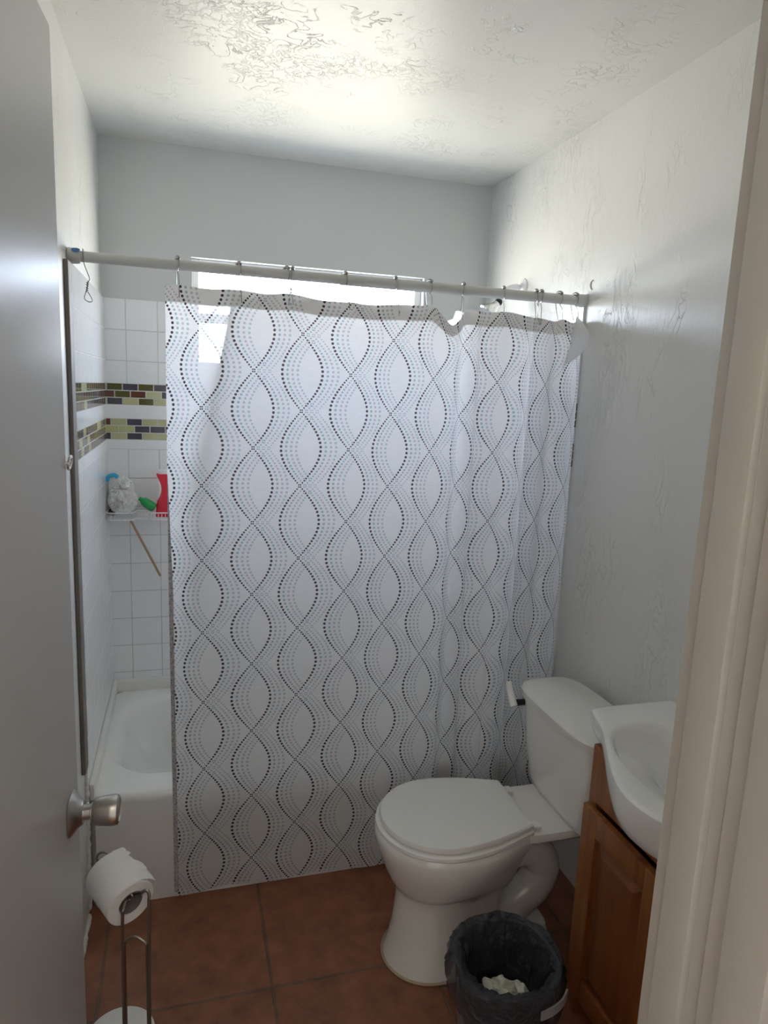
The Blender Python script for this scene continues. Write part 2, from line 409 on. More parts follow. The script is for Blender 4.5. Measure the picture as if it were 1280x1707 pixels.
# ------------------------------------------------------------ bathtub
tub = tag(empty('bathtub', (.738, -.38, 0)), 'white enamelled alcove bathtub behind the dotted shower curtain', 'bathtub')
bm = BM()
x0, x1, y0, y1 = .003, W-.003, -.758, -.009
K = 96
def rrect(cx, cy, ax, ay, z, r, k=K):
    """rounded rectangle ring with evenly matched angles"""
    out = []
    for i in range(k):
        t = 2*PI*(i+.5)/k; c, s = math.cos(t), math.sin(t)
        q = i*4//k; sx_, sy_ = ((1, 1), (-1, 1), (-1, -1), (1, -1))[q]
        u = ((i % (k//4))+.5)/(k//4)
        # walk: straight - arc - straight per quadrant
        L1 = (ay-r) if q % 2 == 0 else (ax-r); L2 = (ax-r) if q % 2 == 0 else (ay-r); A = r*PI/2; tot = L1+A+L2; d = u*tot
        if q % 2 == 0:
            if d < L1: x, y = ax, d
            elif d < L1+A: th = (d-L1)/r; x, y = ax-r+r*math.cos(th), ay-r+r*math.sin(th)
            else: x, y = ax-r-(d-L1-A), ay
        else:
            if d < L1: x, y = d, ay
            elif d < L1+A: th = (d-L1)/r; x, y = ax-r+r*math.sin(th), ay-r+r*math.cos(th)
            else: x, y = ax, ay-r-(d-L1-A)
        out.append(Vector((cx+sx_*x, cy+sy_*y, z)))
    return out
ocx, ocy, oax, oay = (x0+x1)/2, (y0+y1)/2, (x1-x0)/2, (y1-y0)/2
rings = [rrect(ocx, ocy, oax, oay, 0, .004), rrect(ocx, ocy, oax, oay, ZR-.028, .006)]
for i in range(1, 7):
    a = i/6*PI/2; d = .022*(1-math.cos(a)); rings.append(rrect(ocx, ocy, oax-d, oay-d, ZR-.028+.028*math.sin(a), .012))
bcx, bcy, bax, bay = (.04+1.40)/2, -.365, .68, .285
for d, z, r in ((-.004, ZR, .15), (.006, ZR-.004, .15), (.016, ZR-.015, .15), (.028, ZR-.05, .15), (.05, ZR-.14, .14), (.075, ZR-.23, .13), (.10, ZR-.27, .12), (.15, ZR-.285, .09), (.24, ZR-.29, .04)):
    rings.append(rrect(bcx+.3*max(0, d-.03)*2, bcy, bax-d*1.3, bay-d, z, r))
loft(bm, rings)
obj('tub_shell', bm, M_white, tub)
bm = BM(); lathe(bm, [(0, .003), (.03, .003), (.034, 0)], (1.22, -.365, ZR-.291), (0, 0, 1), 24); obj('drain', bm, M_chrome, tub)

# ------------------------------------------------------------ curtain
P_, AMP, CP = .2105, .056, .135
mc, t, b = new_mat('dotted_curtain_fabric')
tc = t.nodes.new('ShaderNodeTexCoord'); sp = t.nodes.new('ShaderNodeSeparateXYZ'); t.links.new(tc.outputs['UV'], sp.inputs[0])
U = N(t, sp.outputs[0]); V = N(t, sp.outputs[1])
base = (.82, .81, .81)
cols = [(.022, .014, .024), (.24, .38, .44), (.48, .44, .50), (.40, .49, .53)]
cur = None
def mixc(a, colr, fac):
    mx = t.nodes.new('ShaderNodeMixRGB'); t.links.new(fac.s, mx.inputs[0])
    if a is None: mx.inputs[1].default_value = (*base, 1)
    else: t.links.new(a, mx.inputs[1])
    mx.inputs[2].default_value = (*colr, 1); return mx.outputs[0]
for par in (0, 1):
    w_ = (V - (1.484 - par*P_/2))*(1/P_)
    ph = w_*PI
    S = ph.f('SINE'); aS = S.f('ABSOLUTE'); k = ph.f('COSINE')*S.f('SIGN')*(AMP*PI/P_)
    k1 = k*k + 1
    rad = aS*.0018 + .0021
    for s_ in (3, 2, 1, 0):
        uu = (U - (.325 + s_*.0145 - par*CP)).f('WRAP', CP, -CP).f('ABSOLUTE')
        du = uu - aS*AMP
        ws = w_ + (k*du/k1)*(1/P_)
        ang2 = ws*(2*PI)
        NN = ws*26 + ang2.f('SINE')*1.47
        dN = (ang2.f('COSINE')*9.24 + 26)*(1/P_)
        al = (NN.f('FRACT') - .5)/dN
        d2 = du*du/k1 + al*al*k1
        msk = ((rad*(1.0 if s_ == 0 else .92) - d2.f('SQRT'))*(1/.0007) + .5).clamp()
        cur = mixc(cur, cols[s_], msk*(.95 if s_ == 0 else .8))
# fine horizontal slubs
mp = t.nodes.new('ShaderNodeMapping'); mp.inputs['Scale'].default_value = (28, 900, 1); t.links.new(tc.outputs['UV'], mp.inputs[0])
nz = t.nodes.new('ShaderNodeTexNoise'); nz.inputs['Scale'].default_value = 1; nz.inputs['Detail'].default_value = 2; t.links.new(mp.outputs[0], nz.inputs[0])
slub = N(t, nz.outputs[0])
bp = t.nodes.new('ShaderNodeBump'); bp.inputs['Strength'].default_value = .35; bp.inputs['Distance'].default_value = .0006; t.links.new(nz.outputs[0], bp.inputs['Height'])
df = t.nodes.new('ShaderNodeBsdfDiffuse'); tl = t.nodes.new('ShaderNodeBsdfTranslucent'); tp = t.nodes.new('ShaderNodeBsdfTransparent')
for n_ in (df, tl): t.links.new(cur, n_.inputs[0])
t.links.new(bp.outputs[0], df.inputs['Normal'])
hem = ((V - 1.752)*400).clamp()                                   # doubled header
m1 = t.nodes.new('ShaderNodeMixShader'); fac = (hem*-.48 + .58); t.links.new(fac.s, m1.inputs[0]); t.links.new(df.outputs[0], m1.inputs[1]); t.links.new(tl.outputs[0], m1.inputs[2])
m2 = t.nodes.new('ShaderNodeMixShader'); fac = ((slub-.35)*.25).clamp()*(1-hem); t.links.new(fac.s, m2.inputs[0]); t.links.new(m1.outputs[0], m2.inputs[1]); t.links.new(tp.outputs[0], m2.inputs[2])
t.links.new(m2.outputs[0], t.nodes['Material Output'].inputs[0]); t.nodes.remove(b)
M_curtain = mc

UX = [(.226, .234), (.325, .323), (.46, .461), (.595, .593), (.73, .731), (.865, .853), (.95, .935), (1.00, .978), (1.056, 1.024), (1.079, 1.045), (1.10, 1.052), (1.135, 1.065), (1.16, 1.088), (1.191, 1.112), (1.214, 1.124),
      (1.27, 1.182), (1.326, 1.228), (1.349, 1.256), (1.38, 1.274), (1.42, 1.284), (1.461, 1.290), (1.484, 1.297), (1.54, 1.343), (1.596, 1.370), (1.619, 1.395), (1.675, 1.436), (1.731, 1.452), (1.79, 1.462)]
UY = [(.226, .0), (.30, -.006), (.42, .007), (.56, -.004), (.70, .004), (.85, -.008), (.98, -.012), (1.06, .0), (1.13, .028), (1.17, .022), (1.27, -.012), (1.33, -.018), (1.38, .008), (1.46, .030), (1.50, .016),
      (1.58, -.016), (1.63, -.020), (1.68, -.002), (1.73, .012), (1.79, .03)]
def interp(T_, u):
    if u <= T_[0][0]: return T_[0][1]
    for i in range(len(T_)-1):
        a, b_ = T_[i], T_[i+1]
        if u <= b_[0]:
            p0 = T_[max(i-1, 0)]; p3 = T_[min(i+2, len(T_)-1)]
            h = b_[0]-a[0]; m0 = (b_[1]-p0[1])/(b_[0]-p0[0]); m1_ = (p3[1]-a[1])/(p3[0]-a[0]); t_ = (u-a[0])/h
            return (2*t_**3-3*t_**2+1)*a[1]+(t_**3-2*t_**2+t_)*h*m0+(-2*t_**3+3*t_**2)*b_[1]+(t_**3-t_**2)*h*m1_
    return T_[-1][1]
HOOKX = [.264, .421, .557, .715, .863, .963, 1.069, 1.201, 1.315, 1.386, 1.445]
DIP = [(.226, 0), (.264, 0), (.34, -.004), (.421, 0), (.49, -.005), (.557, 0), (.64, -.010), (.715, -.010), (.79, -.012), (.863, -.006), (.93, -.004), (.963, 0), (1.0, -.03), (1.028, -.052), (1.05, -.035), (1.069, -.004), (1.13, -.008), (1.201, -.004), (1.26, -.010), (1.315, -.012), (1.36, -.02), (1.386, -.012), (1.42, -.02), (1.445, -.008), (1.47, -.03)]
def cloth_point(u, v, yoff=0):
    s = max(0, min(1, (v-.0)/1.78)); 
    amp = 1.05+.45*(1-s)
    rs = max(0, min(1, (u-.95)/.12)); amp *= 1+.55*rs
    y = -.790 - .016*rs + interp(UY, u)*amp + .002*math.sin(u*23+v*5) + .0025*math.sin(v*9+u*14)*(1-s)
    top = max(0, min(1, (v-1.55)/.23))
    y += .012*top                                                  # hangs back to the rod at the top
    xp = interp(UX, u); lean = .007*(max(0, (1.0-v)))*(1 if u < 1.3 else -2.4*max(0, u-1.3))
    xp += lean
    zp = v + interp(DIP, xp)*top**2 + .004*math.sin(u*21)*(1-s)**4
    if v < .06: y += -.004*math.sin(u*30)
    lim = -.765 + .05*max(0, min(1, (v-.36)/.25))
    y = y if y < lim-.01 else lim-.01+.01*(1-math.exp(-(y-lim+.01)/.01))
    q = (y - CY)/(-.79 - CY)
    x = CX + (xp-CX)*q; z = CZ + (zp-CZ)*(1+(q-1)*.6)
    return Vector((min(x, W-.006), y+yoff, z))
bm = BM(); uvl = bm.loops.layers.uv.new('uv')
NU, NV = 420, 110; vt, vb = 1.797, .030
grid = []
for j in range(NV+1):
    v = vb+(vt-vb)*j/NV
    grid.append([(bm.verts.new(cloth_point(.226+(1.79-.226)*i/NU, v)), (.226+(1.79-.226)*i/NU, v)) for i in range(NU+1)])
for j in range(NV):
    for i in range(NU):
        q = [grid[j][i], grid[j][i+1], grid[j+1][i+1], grid[j+1][i]]
        f = bm.faces.new([a[0] for a in q])
        for l, a in zip(f.loops, q): l[uvl].uv = a[1]
cu = empty('shower_curtain', (.85, -.78, .03))
tag(cu, 'white shower curtain printed with wavy lines of dark and pale teal dots', 'shower curtain')
def keep(o, par): o.parent = par; o.matrix_parent_inverse = Matrix.Translation(-Vector(par.location)); return o
def obj_uv(name, bm, mt, parent):
    me = bpy.data.meshes.new(name); bm.to_mesh(me); bm.free(); me.materials.append(mt)
    for p in me.polygons: p.use_smooth = True
    o = bpy.data.objects.new(name, me); COL.objects.link(o); return keep(o, parent)
obj_uv('curtain_cloth', bm, M_curtain, cu)
# folded-over top corner at the right end
bm = BM(); uvl = bm.loops.layers.uv.new('uv')
A_, B_, C_ = Vector((1.418, -.812, 1.797)), Vector((1.470, -.842, 1.722)), Vector((1.372, -.822, 1.640))
n_ = 14; g = {}
for i in range(n_+1):
    for j in range(n_+1-i):
        a, c = i/n_, j/n_; bb = 1-a-c
        p = A_*bb + B_*a + C_*c; p = p + Vector((0, -.012*math.sin(PI*min(1, a*1.4))*math.sin(PI*c*.9+.3) - .004*math.sin(9*c+5*a), 0)); g[i, j] = (bm.verts.new(p), (1.66+.09*a-.05*c, 1.79-.20*c-.03*a))
for i in range(n_):
    for j in range(n_-i):
        for tri in ([(i, j), (i+1, j), (i, j+1)], [(i+1, j), (i+1, j+1), (i, j+1)]):
            if all(k in g for k in tri):
                f = bm.faces.new([g[k][0] for k in tri])
                for l, k in zip(f.loops, tri): l[uvl].uv = g[k][1]
obj_uv('folded_corner', bm, mat('plain_curtain_reverse', (.74, .73, .70), .9), cu)
# back side of the left hem turned forward, pale reverse of the print
mh, th, bh = new_mat('curtain_reverse_print'); bh.inputs['Roughness'].default_value = .9
vo = th.nodes.new('ShaderNodeTexVoronoi'); vo.inputs['Scale'].default_value = 170; tch = th.nodes.new('ShaderNodeTexCoord'); th.links.new(tch.outputs['Object'], vo.inputs[0])
rh = th.nodes.new('ShaderNodeValToRGB'); rh.color_ramp.elements[0].position = .25; rh.color_ramp.elements[0].color = (.22, .21, .22, 1); rh.color_ramp.elements[1].position = .5; rh.color_ramp.elements[1].color = (.46, .45, .46, 1)
th.links.new(vo.outputs['Distance'], rh.inputs[0]); th.links.new(rh.outputs[0], bh.inputs['Base Color'])
bm = BM(); vs = []
for i in range(60):
    z = .045+i*(1.30-.045)/59; p = cloth_point(.2265, z); wd = .012*min(1, (1.32-z)/.35)
    vs.append((bm.verts.new(p+Vector((-.0005, -.002, 0))), bm.verts.new(p+Vector((wd*.55, -.004, 0))), bm.verts.new(p+Vector((wd, -.0012, 0)))))
for a, b_ in zip(vs, vs[1:]):
    bm.faces.new((a[0], a[1], b_[1], b_[0])); bm.faces.new((a[1], a[2], b_[2], b_[1]))
h_ = obj('side_hem', bm, mh); keep(h_, cu)

# inner liner
mlin, t, b = new_mat('white_vinyl_liner')
df = t.nodes.new('ShaderNodeBsdfDiffuse'); tl = t.nodes.new('ShaderNodeBsdfTranslucent'); gls = t.nodes.new('ShaderNodeBsdfGlossy'); gls.inputs['Roughness'].default_value = .3
for n in (df, tl): n.inputs[0].default_value = (.88, .88, .89, 1)
a_ = t.nodes.new('ShaderNodeMixShader'); a_.inputs[0].default_value = .72; t.links.new(df.outputs[0], a_.inputs[1]); t.links.new(tl.outputs[0], a_.inputs[2])
c_ = t.nodes.new('ShaderNodeMixShader'); c_.inputs[0].default_value = .04; t.links.new(a_.outputs[0], c_.inputs[1]); t.links.new(gls.outputs[0], c_.inputs[2])
t.links.new(c_.outputs[0], t.nodes['Material Output'].inputs[0]); t.nodes.remove(b)
bpy.data.objects['folded_corner'].data.materials[0] = mlin
bm = BM(); rows = []
for j in range(61):
    s = j/60; z = .20+(1.785-.20)*s
    xl = .408-.30*(1.785-z)*.65 if z > 1.35 else .323-.03*(1.35-z)
    row = []
    for i in range(161):
        q = i/160; x = xl+(1.455-xl)*q
        y = -.757+.028*max(0, min(1, (x-.85)/.15))+.010*math.sin(q*38)*(.3+.7*s) + .13*max(0, 1-s*1.1)
        zz = z + (.008*math.cos(q*60)*(s > .97)) - (.02 if abs(x-1.028) < .025 and s > .97 else 0)
        row.append(bm.verts.new((x, y, zz)))
    rows.append(row)
for a, b_ in zip(rows, rows[1:]):
    for i in range(160): bm.faces.new((a[i], a[i+1], b_[i+1], b_[i]))
tag(obj('curtain_liner', bm, mlin), 'plain white plastic liner hanging inside the tub behind the printed curtain', 'liner')

# ------------------------------------------------------------ curtain rod
RY, RZ = -.755, 1.8505
rod = tag(empty('curtain_rod', (.738, RY, RZ)), 'worn white tension rod spanning the tub from wall to wall', 'curtain rod')
obj('outer_tube', tube(BM(), [(.012, RY, RZ), (.71, RY, RZ)], .0135, 24), M_rod, rod)
obj('inner_tube', tube(BM(), [(.70, RY, RZ), (1.463, RY, RZ)], .0152, 24), M_rod, rod)
for x, s in ((0, 1), (W, -1)):
    bm = BM(); lathe(bm, [(0, 0), (.019, 0), (.020, .004), (.0185, .022), (.0165, .030), (0, .030)], (x+s*.001, RY, RZ), (s, 0, 0), 28); obj('rod_end', bm, M_rod, rod)
bm = BM(); pts = []
for i in range(20):
    a = 2*PI*i/20; xx = .022+.010*math.cos(a); th_ = math.radians(52)+.34*math.sin(a)
    pts.append(Vector((xx, RY-.0212*math.sin(th_), RZ+.0212*math.cos(th_))))
bm.faces.new([bm.verts.new(p) for p in pts]); so = obj('sticker', bm, M_sticker, rod); so['label'] = 'blue oval sticker'

# ------------------------------------------------------------ curtain hooks
def make_hook(x, wide=False):
    t_ = empty('curtain_hook', (x, RY, RZ))
    bm = BM(); R = .0195
    pts = []
    for i in range(0, 15):
        a = math.radians(-65+230*i/14); pts.append((0, -R*math.cos(a), R*math.sin(a)))
    front = [(0.001, -.020, -.030), (.002, -.026, -.055), (.002, -.034, -.078), (.001, -.037, -.086)]
    back = [(0.001, .010, -.028), (.0, -.002, -.05), (-.002, -.010, -.062)]
    path = [Vector(p) for p in reversed(front)]+[Vector(p) for p in pts]+[Vector(p) for p in back]
    tube(bm, catmull(path, 3), .0011, 6)
    o = obj('hook_wire', bm, M_hook); o.parent = t_
    for i in range(5 if not wide else 5):
        a = math.radians(54+18*i); bm = BM()
        bmesh.ops.create_icosphere(bm, subdivisions=2, radius=.0050, matrix=Matrix.Translation((0, -R*math.cos(a), R*math.sin(a)))); o = obj('roller_bead', bm, M_hook); o.parent = t_
    bm = BM(); bmesh.ops.create_icosphere(bm, subdivisions=2, radius=.0034, matrix=Matrix.Translation((.001, -.038, -.088))); o = obj('end_bead', bm, M_vinyl); o.parent = t_
    return t_
labels = ['silver roller hook at the left end of the hanging curtain', 'silver roller hook just right of the window recess left edge', 'left hook of the touching pair near the left third of the window',
 'right hook of the touching pair near the left third of the window', 'silver roller hook at the join of the two rod tubes', 'silver roller hook before the right edge of the window',
 'silver roller hook just right of the window, left of the drooping header', 'silver roller hook right of the drooping header fold', 'silver roller hook in front of the shower arm',
 'left hook of the touching pair right of the shower arm', 'right hook of the touching pair right of the shower arm', 'silver roller hook next to last before the right wall', 'silver roller hook closest to the right wall, above the folded corner']
hxs = [.264, .421, .550, .566, .715, .863, .963, 1.069, 1.201, 1.308, 1.323, 1.386, 1.440]
random.seed(5)
first = None
for i, (x, lb) in enumerate(zip(hxs, labels)):
    if first is None: o = first = make_hook(x)
    else:
        o = first.copy(); COL.objects.link(o)
        for ch in first.children:
            c = ch.copy(); COL.objects.link(c); c.parent = o
        o.location = (x, RY, RZ)
    o.rotation_euler = (random.uniform(-.06, .06), random.uniform(-.10, .10), random.uniform(-.35, .35))
    tag(o, lb, 'curtain hook', 'roller hooks on the curtain rod')
bm = BM()
tube(bm, catmull([(.036, RY+.014, RZ-.004), (.037, RY+.006, RZ+.017), (.038, RY-.010, RZ+.015), (.039, RY-.016, RZ-.006), (.042, RY-.012, RZ-.024), (.051, RY-.004, RZ-.052), (.046, RY, RZ-.062), (.043, RY, RZ-.080), (.037, RY, RZ-.100), (.046, RY-.003, RZ-.109), (.056, RY-.004, RZ-.108), (.054, RY-.002, RZ-.099), (.046, RY, RZ-.085)], 5), .0011, 6)
tw = [(.046+.0028*math.cos(i*1.2)-i*.0001, RY+.0028*math.sin(i*1.2), RZ-.060-i*.0010) for i in range(26)]
tube(bm, tw, .0010, 6)
tag(obj('wire_hanger_hook', bm, M_wire), 'bent twisted wire hook hanging alone near the left end of the rod', 'wire hook')

# ------------------------------------------------------------ shower head
sh = tag(empty('shower', (1.476, -.33, 1.943)), 'chrome shower head on a curved arm above the rod at the right wall', 'shower head')
bm = BM(); lathe(bm, [(0, 0), (.033, 0), (.033, .003), (.026, .010), (.013, .014), (0, .014)], (W-.0005, -.33, 1.943), (-1, 0, 0), 32); obj('escutcheon', bm, M_vinyl, sh)
bm = BM(); tube(bm, catmull([(1.465, -.33, 1.943), (1.44, -.33, 1.945), (1.41, -.33, 1.932), (1.392, -.33, 1.905), (1.386, -.33, 1.895)], 5), .0095, 12); obj('shower_arm', bm, M_vinyl, sh)
bm = BM(); bmesh.ops.create_icosphere(bm, subdivisions=3, radius=.014, matrix=Matrix.Translation((1.382, -.33, 1.886))); obj('ball_joint', bm, M_black, sh)
bm = BM(); lathe(bm, [(0, 0), (.012, 0), (.014, .012), (.022, .028), (.034, .044), (.036, .056), (.032, .060), (0, .058)], (1.378, -.33, 1.882), (-.72, 0, -.69), 32); obj('spray_bell', bm, M_chrome, sh)
bm = BM(); pts = [(W-.002, -.79+.009*math.cos(a), 1.894+.013*math.sin(a)) for a in [-1.6+3.4*i/14 for i in range(15)]]; tube(bm, [(p[0], p[1], p[2]) for p in pts], .0022, 8)
tag(obj('wall_ring', bm, M_caulk), 'small half ring scar of an old fixture on the right wall above the rod end', 'wall ring')

# ------------------------------------------------------------ wire basket with bath things
bk = tag(empty('shower_basket', (.11, -.07, 1.05)), 'white wire corner basket on the tiled back wall above the tub', 'basket')
def wire(bm, pts, r=.0016, cl=False): tube(bm, pts, r, 6, closed=cl)
bx0, bx1, by = .010, .30, -.125
zt_, zb = 1.078, 1.052
bm = BM()
def outline(z, dy=0): return [(bx0, -.012, z), (bx0, by+.01, z), (.02, by, z), (.092, by, z), (.102, by+.012, z), (.110, -.075, z), (.150, -.075, z), (.158, by+.012, z+.0), (.168, by, z), (bx1, by, z), (bx1, -.012, z)]
wire(bm, outline(zt_), .0022, True); wire(bm, outline(zb), .0018, True)
obj('basket_rim', bm, M_vinyl, bk)
bm = BM()
for i in range(24):
    x = bx0+.004+i*.0123
    ye = by if (x < .1 or x > .16) else -.075
    wire(bm, [(x, -.012, zb), (x, ye, zb), (x, ye-.001, zt_-.004)], .0011)
for y in (-.04, -.075, -.10): wire(bm, [(bx0, y, zb-.001), (bx1, y, zb-.001)], .0012)
obj('basket_grid', bm, M_vinyl, bk)
bm = BM(); box(bm, (.008, -.0125, 1.048), (.028, -.0085, 1.085), .001, 1); obj('wall_bracket', bm, M_black, bk)

# bath puff: crumpled mesh ruffles
def puff(name, c, R, mt, seed, label):
    rnd = random.Random(seed); bm = BM()
    bmesh.ops.create_icosphere(bm, subdivisions=4, radius=R*.78, matrix=Matrix.Translation(c))
    for v in bm.verts:
        d = (v.co-Vector(c)).normalized(); v.co += d*R*.10*math.sin(d.x*19+3*d.z)*math.cos(d.y*17+d.z*11)
    for i in range(44):
        # wavy ribbon loop around a random cap
        ax = Vector((rnd.gauss(0, 1), rnd.gauss(0, 1), rnd.gauss(0, 1))).normalized(); u = ax.orthogonal().normalized(); v = ax.cross(u)
        th = rnd.uniform(.25, 1.25); n = 48; ph = rnd.random()*6; fr = rnd.choice((5, 6, 7, 8)); a_ = []; b_ = []
        for k in range(n):
            a = 2*PI*k/n; tt = th+.10*math.sin(fr*a+ph)
            d = ax*math.cos(tt)+(u*math.cos(a)+v*math.sin(a))*math.sin(tt)
            rr = R*(1+.06*math.sin(fr*2*a+ph*2))
            a_.append(bm.verts.new(Vector(c)+d*R*.72)); b_.append(bm.verts.new(Vector(c)+(d+ax*.10*math.sin(fr*a+ph+1)).normalized()*rr))
        for k in range(n): bm.faces.new((a_[k], a_[(k+1) % n], b_[(k+1) % n], b_[k]))
    return bm
M_puff = mat('white_net_mesh', (.93, .93, .91), .8, bump=(150, .4, .0015))
pc = Vector((.062, -.078, 1.118))
lf = tag(empty('bath_puff', tuple(pc)), 'large white mesh bath puff in the left end of the wire basket', 'bath puff')
obj('net_ruffles', puff('p', pc, .050, M_puff, 1, ''), M_puff, lf)
bm = puff('p', pc+Vector((-.004, .012, .042)), .043, M_puff, 2, ''); obj('net_ruffles', bm, M_puff, lf)
bm = BM(); tube(bm, catmull([pc+Vector(p) for p in ((-.052, -.002, .072), (-.044, -.006, .088), (-.026, -.008, .093), (-.016, -.004, .086))], 6), .0075, 10); q = obj('hanging_loop', bm, M_blue, lf); q['label'] = 'bright blue loop'
# green bottle lying tilted
bm = BM(); d = Vector((.052, -.004, -.036)).normalized()
lathe(bm, [(0, 0), (.007, 0), (.0075, .010), (.011, .014), (.0155, .020), (.017, .032), (.0175, .055), (.016, .063), (.010, .067), (0, .067)], (.118, -.075, 1.125), d, 24)
tag(obj('green_bottle', bm, M_green), 'small green bottle tilted between the white puff and the red bottle', 'bottle')
bm = BM(); box(bm, (.112, -.068, 1.054), (.150, -.03, 1.082), .006, 2)
tag(obj('soap_bar', bm, M_paper), 'white soap bar in the basket under the small green bottle', 'soap')
# red bottle, waisted, white cap and white swoosh
rb = tag(empty('shampoo_bottle', (.205, -.065, 1.055)), 'tall red bottle with a white band, half hidden by the curtain edge', 'bottle')
def bottle_rings(z0, z1, k=24, gr=0):
    rr = []
    for i in range(k+1):
        z = z0+(z1-z0)*i/k; s = (z-1.055)/.17
        ax = .030-.004*math.sin(PI*min(1, s))-.008*max(0, math.sin((s-.25)*PI*1.3))+ (.000)
        if s > .93: ax *= 1-.25*(s-.93)/.07
        rr.append(sup(.205, -.066, ax+gr, .017+gr, z, 2.6, 40))
    return rr
obj('bottle_body', loft(BM(), bottle_rings(1.055, 1.215)), M_red, rb)
obj('bottle_cap', loft(BM(), [sup(.205, -.066, .020, .014, z, 2.4, 32) for z in (1.215, 1.228)]+[sup(.205, -.066, .016, .011, 1.231, 2.4, 32)]), M_vinyl, rb)
bm = BM(); prev = None
for i in range(25):                                       # curved white patch on the left flank
    s = i/24; z = 1.115+s*.092; a0 = PI+.55; wd = .95*math.sin(PI*s)**.7+.02; row = []
    ring = bottle_rings(z, z+.0001, 1, .0006)[0]
    c = Vector((.205, -.066, z)); ax = max(p.x for p in ring)-.205; ay = max(p.y for p in ring)+.066
    for k in range(9):
        a = a0-.3+ (wd*k/8); cx_, sx_ = math.cos(a), math.sin(a)
        row.append(bm.verts.new((.205+ax*math.copysign(abs(cx_)**(2/2.6), cx_), -.066+ay*math.copysign(abs(sx_)**(2/2.6), sx_), z)))
    if prev:
        for k in range(8): bm.faces.new((prev[k], prev[k+1], row[k+1], row[k]))
    prev = row
q = obj('bottle_label', bm, M_vinyl, rb)
# hanging back brush / stick with cord
st = tag(empty('bamboo_stick', (.13, -.08, .93)), 'thin brown stick hanging slanted below the wire basket', 'stick')
obj('shaft', tube(BM(), [(.088, -.100, 1.050), (.187, -.034, .818)], .0042, 10), M_stick, st)
bm = BM(); pts = [Vector((.184+.016*math.cos(a), -.030+.004*math.sin(a), .806+.020*math.sin(a))) for a in [1.6+5.2*i/20 for i in range(21)]]
tube(bm, catmull(pts+[Vector((.190, -.028, .775)), Vector((.178, -.026, .784))], 2), .0013, 6); obj('cord_loop', bm, M_vinyl, st)

# ------------------------------------------------------------ toilet
TY = -1.13
to = tag(empty('toilet', (1.12, TY, 0)), 'white close coupled toilet with closed lid against the right wall', 'toilet')
def egg(pts, z, off=0, zc=None):
    """mirrored outline through (x, halfwidth) control points, front first"""
    side = [(x, h) for x, h in pts]
    full = [Vector((x, TY-h, 0)) for x, h in side]+[Vector((x, TY+h, 0)) for x, h in reversed(side[1:] if side[0][1] == 0 else side)]
    return full
def lid_ring(x0_, x1_, hw, hb, z, n=40):
    """round front, straight back edge: returns closed ring"""
    xm = x0_+hw*1.02; out = []
    for i in range(n+1):                                 # front half ellipse from near side round to far side
        a = -PI/2-PI*i/n; out.append(Vector((xm+ (xm-x0_)*math.cos(a)*1.0, TY+hw*math.sin(a), z)))
    # far side from widest point to back corner
    k = 10
    for i in range(1, k+1):
        s = i/k; out.append(Vector((xm+(x1_-xm)*s, TY+hb+(hw-hb)*math.cos(s*PI/2), z)))
    for i in range(1, k): out.append(Vector((x1_, TY+hb-2*hb*i/k, z)))
    for i in range(k, 0, -1):
        s = i/k; out.append(Vector((xm+(x1_-xm)*s, TY-hb-(hw-hb)*math.cos(s*PI/2), z)))
    return out
RZt = .395
spec = [(.800, 1.12, .120, .11, 0), (.802, 1.12, .119, .11, .012), (.813, 1.10, .108, .10, .045), (.823, 1.09, .099, .09, .10), (.829, 1.09, .094, .085, .17), (.829, 1.09, .093, .085, .205), (.826, 1.10, .098, .085, .222), (.816, 1.12, .117, .085, .236), (.803, 1.13, .136, .09, .26), (.790, 1.14, .153, .095, .29),
        (.777, 1.15, .167, .10, .325), (.768, 1.16, .175, .11, .352), (.764, 1.17, .178, .11, .378), (.766, 1.17, .176, .11, .389), (.772, 1.168, .170, .108, RZt)]
bm = loft(BM(), [lid_ring(a, b_, hw, hb, z) for a, b_, hw, hb, z in spec])
# deck under the tank
loft(bm, [sup(1.265, TY, .165, .105, z, 5, 40) for z in (.362,)]+[sup(1.265, TY, .182, .118, z, 5, 40) for z in (.376, .388)]+[sup(1.265, TY, .178, .115, .3955, 5, 40)])
# trapway relief and rear foot
tube(bm, catmull([(.96, TY, .06), (1.03, TY, .12), (1.09, TY, .215), (1.16, TY, .275), (1.23, TY, .272), (1.268, TY, .215), (1.245, TY, .15), (1.19, TY, .105), (1.15, TY, .04)], 6), [.052]*49, 20)
tube(bm, catmull([(1.0, TY, .24), (1.10, TY, .31), (1.25, TY, .335), (1.40, TY, .34)], 6), .035, 16)
loft(bm, [sup(1.15, TY, .14, .085, z, 3.5, 40) for z in (0, .02)]+[sup(1.15, TY, .13, .07, .05, 3.5, 40)])
obj('bowl', bm, M_china, to)
bm = loft(BM(), [lid_ring(.768, 1.165, .170, .112, RZt+.001), lid_ring(.765, 1.168, .173, .115, RZt+.005), lid_ring(.766, 1.168, .172, .114, RZt+.013), lid_ring(.772, 1.162, .166, .109, RZt+.016)])
obj('toilet_seat', bm, M_seat, to)
bm = loft(BM(), [lid_ring(.784, 1.164, .155, .106, RZt+.0165), lid_ring(.784, 1.164, .155, .106, RZt+.020), lid_ring(.776, 1.168, .162, .111, RZt+.021), lid_ring(.777, 1.168, .161, .110, RZt+.029), lid_ring(.779, 1.163, .159, .107, RZt+.033), lid_ring(.80, 1.15, .140, .093, RZt+.035)])
obj('toilet_lid', bm, M_seat, to)
for dy in (-.085, .085):
    bm = BM(); box(bm, (1.160, TY+dy-.016, RZt), (1.198, TY+dy+.016, RZt+.016), .004, 2); obj('hinge', bm, M_seat, to)
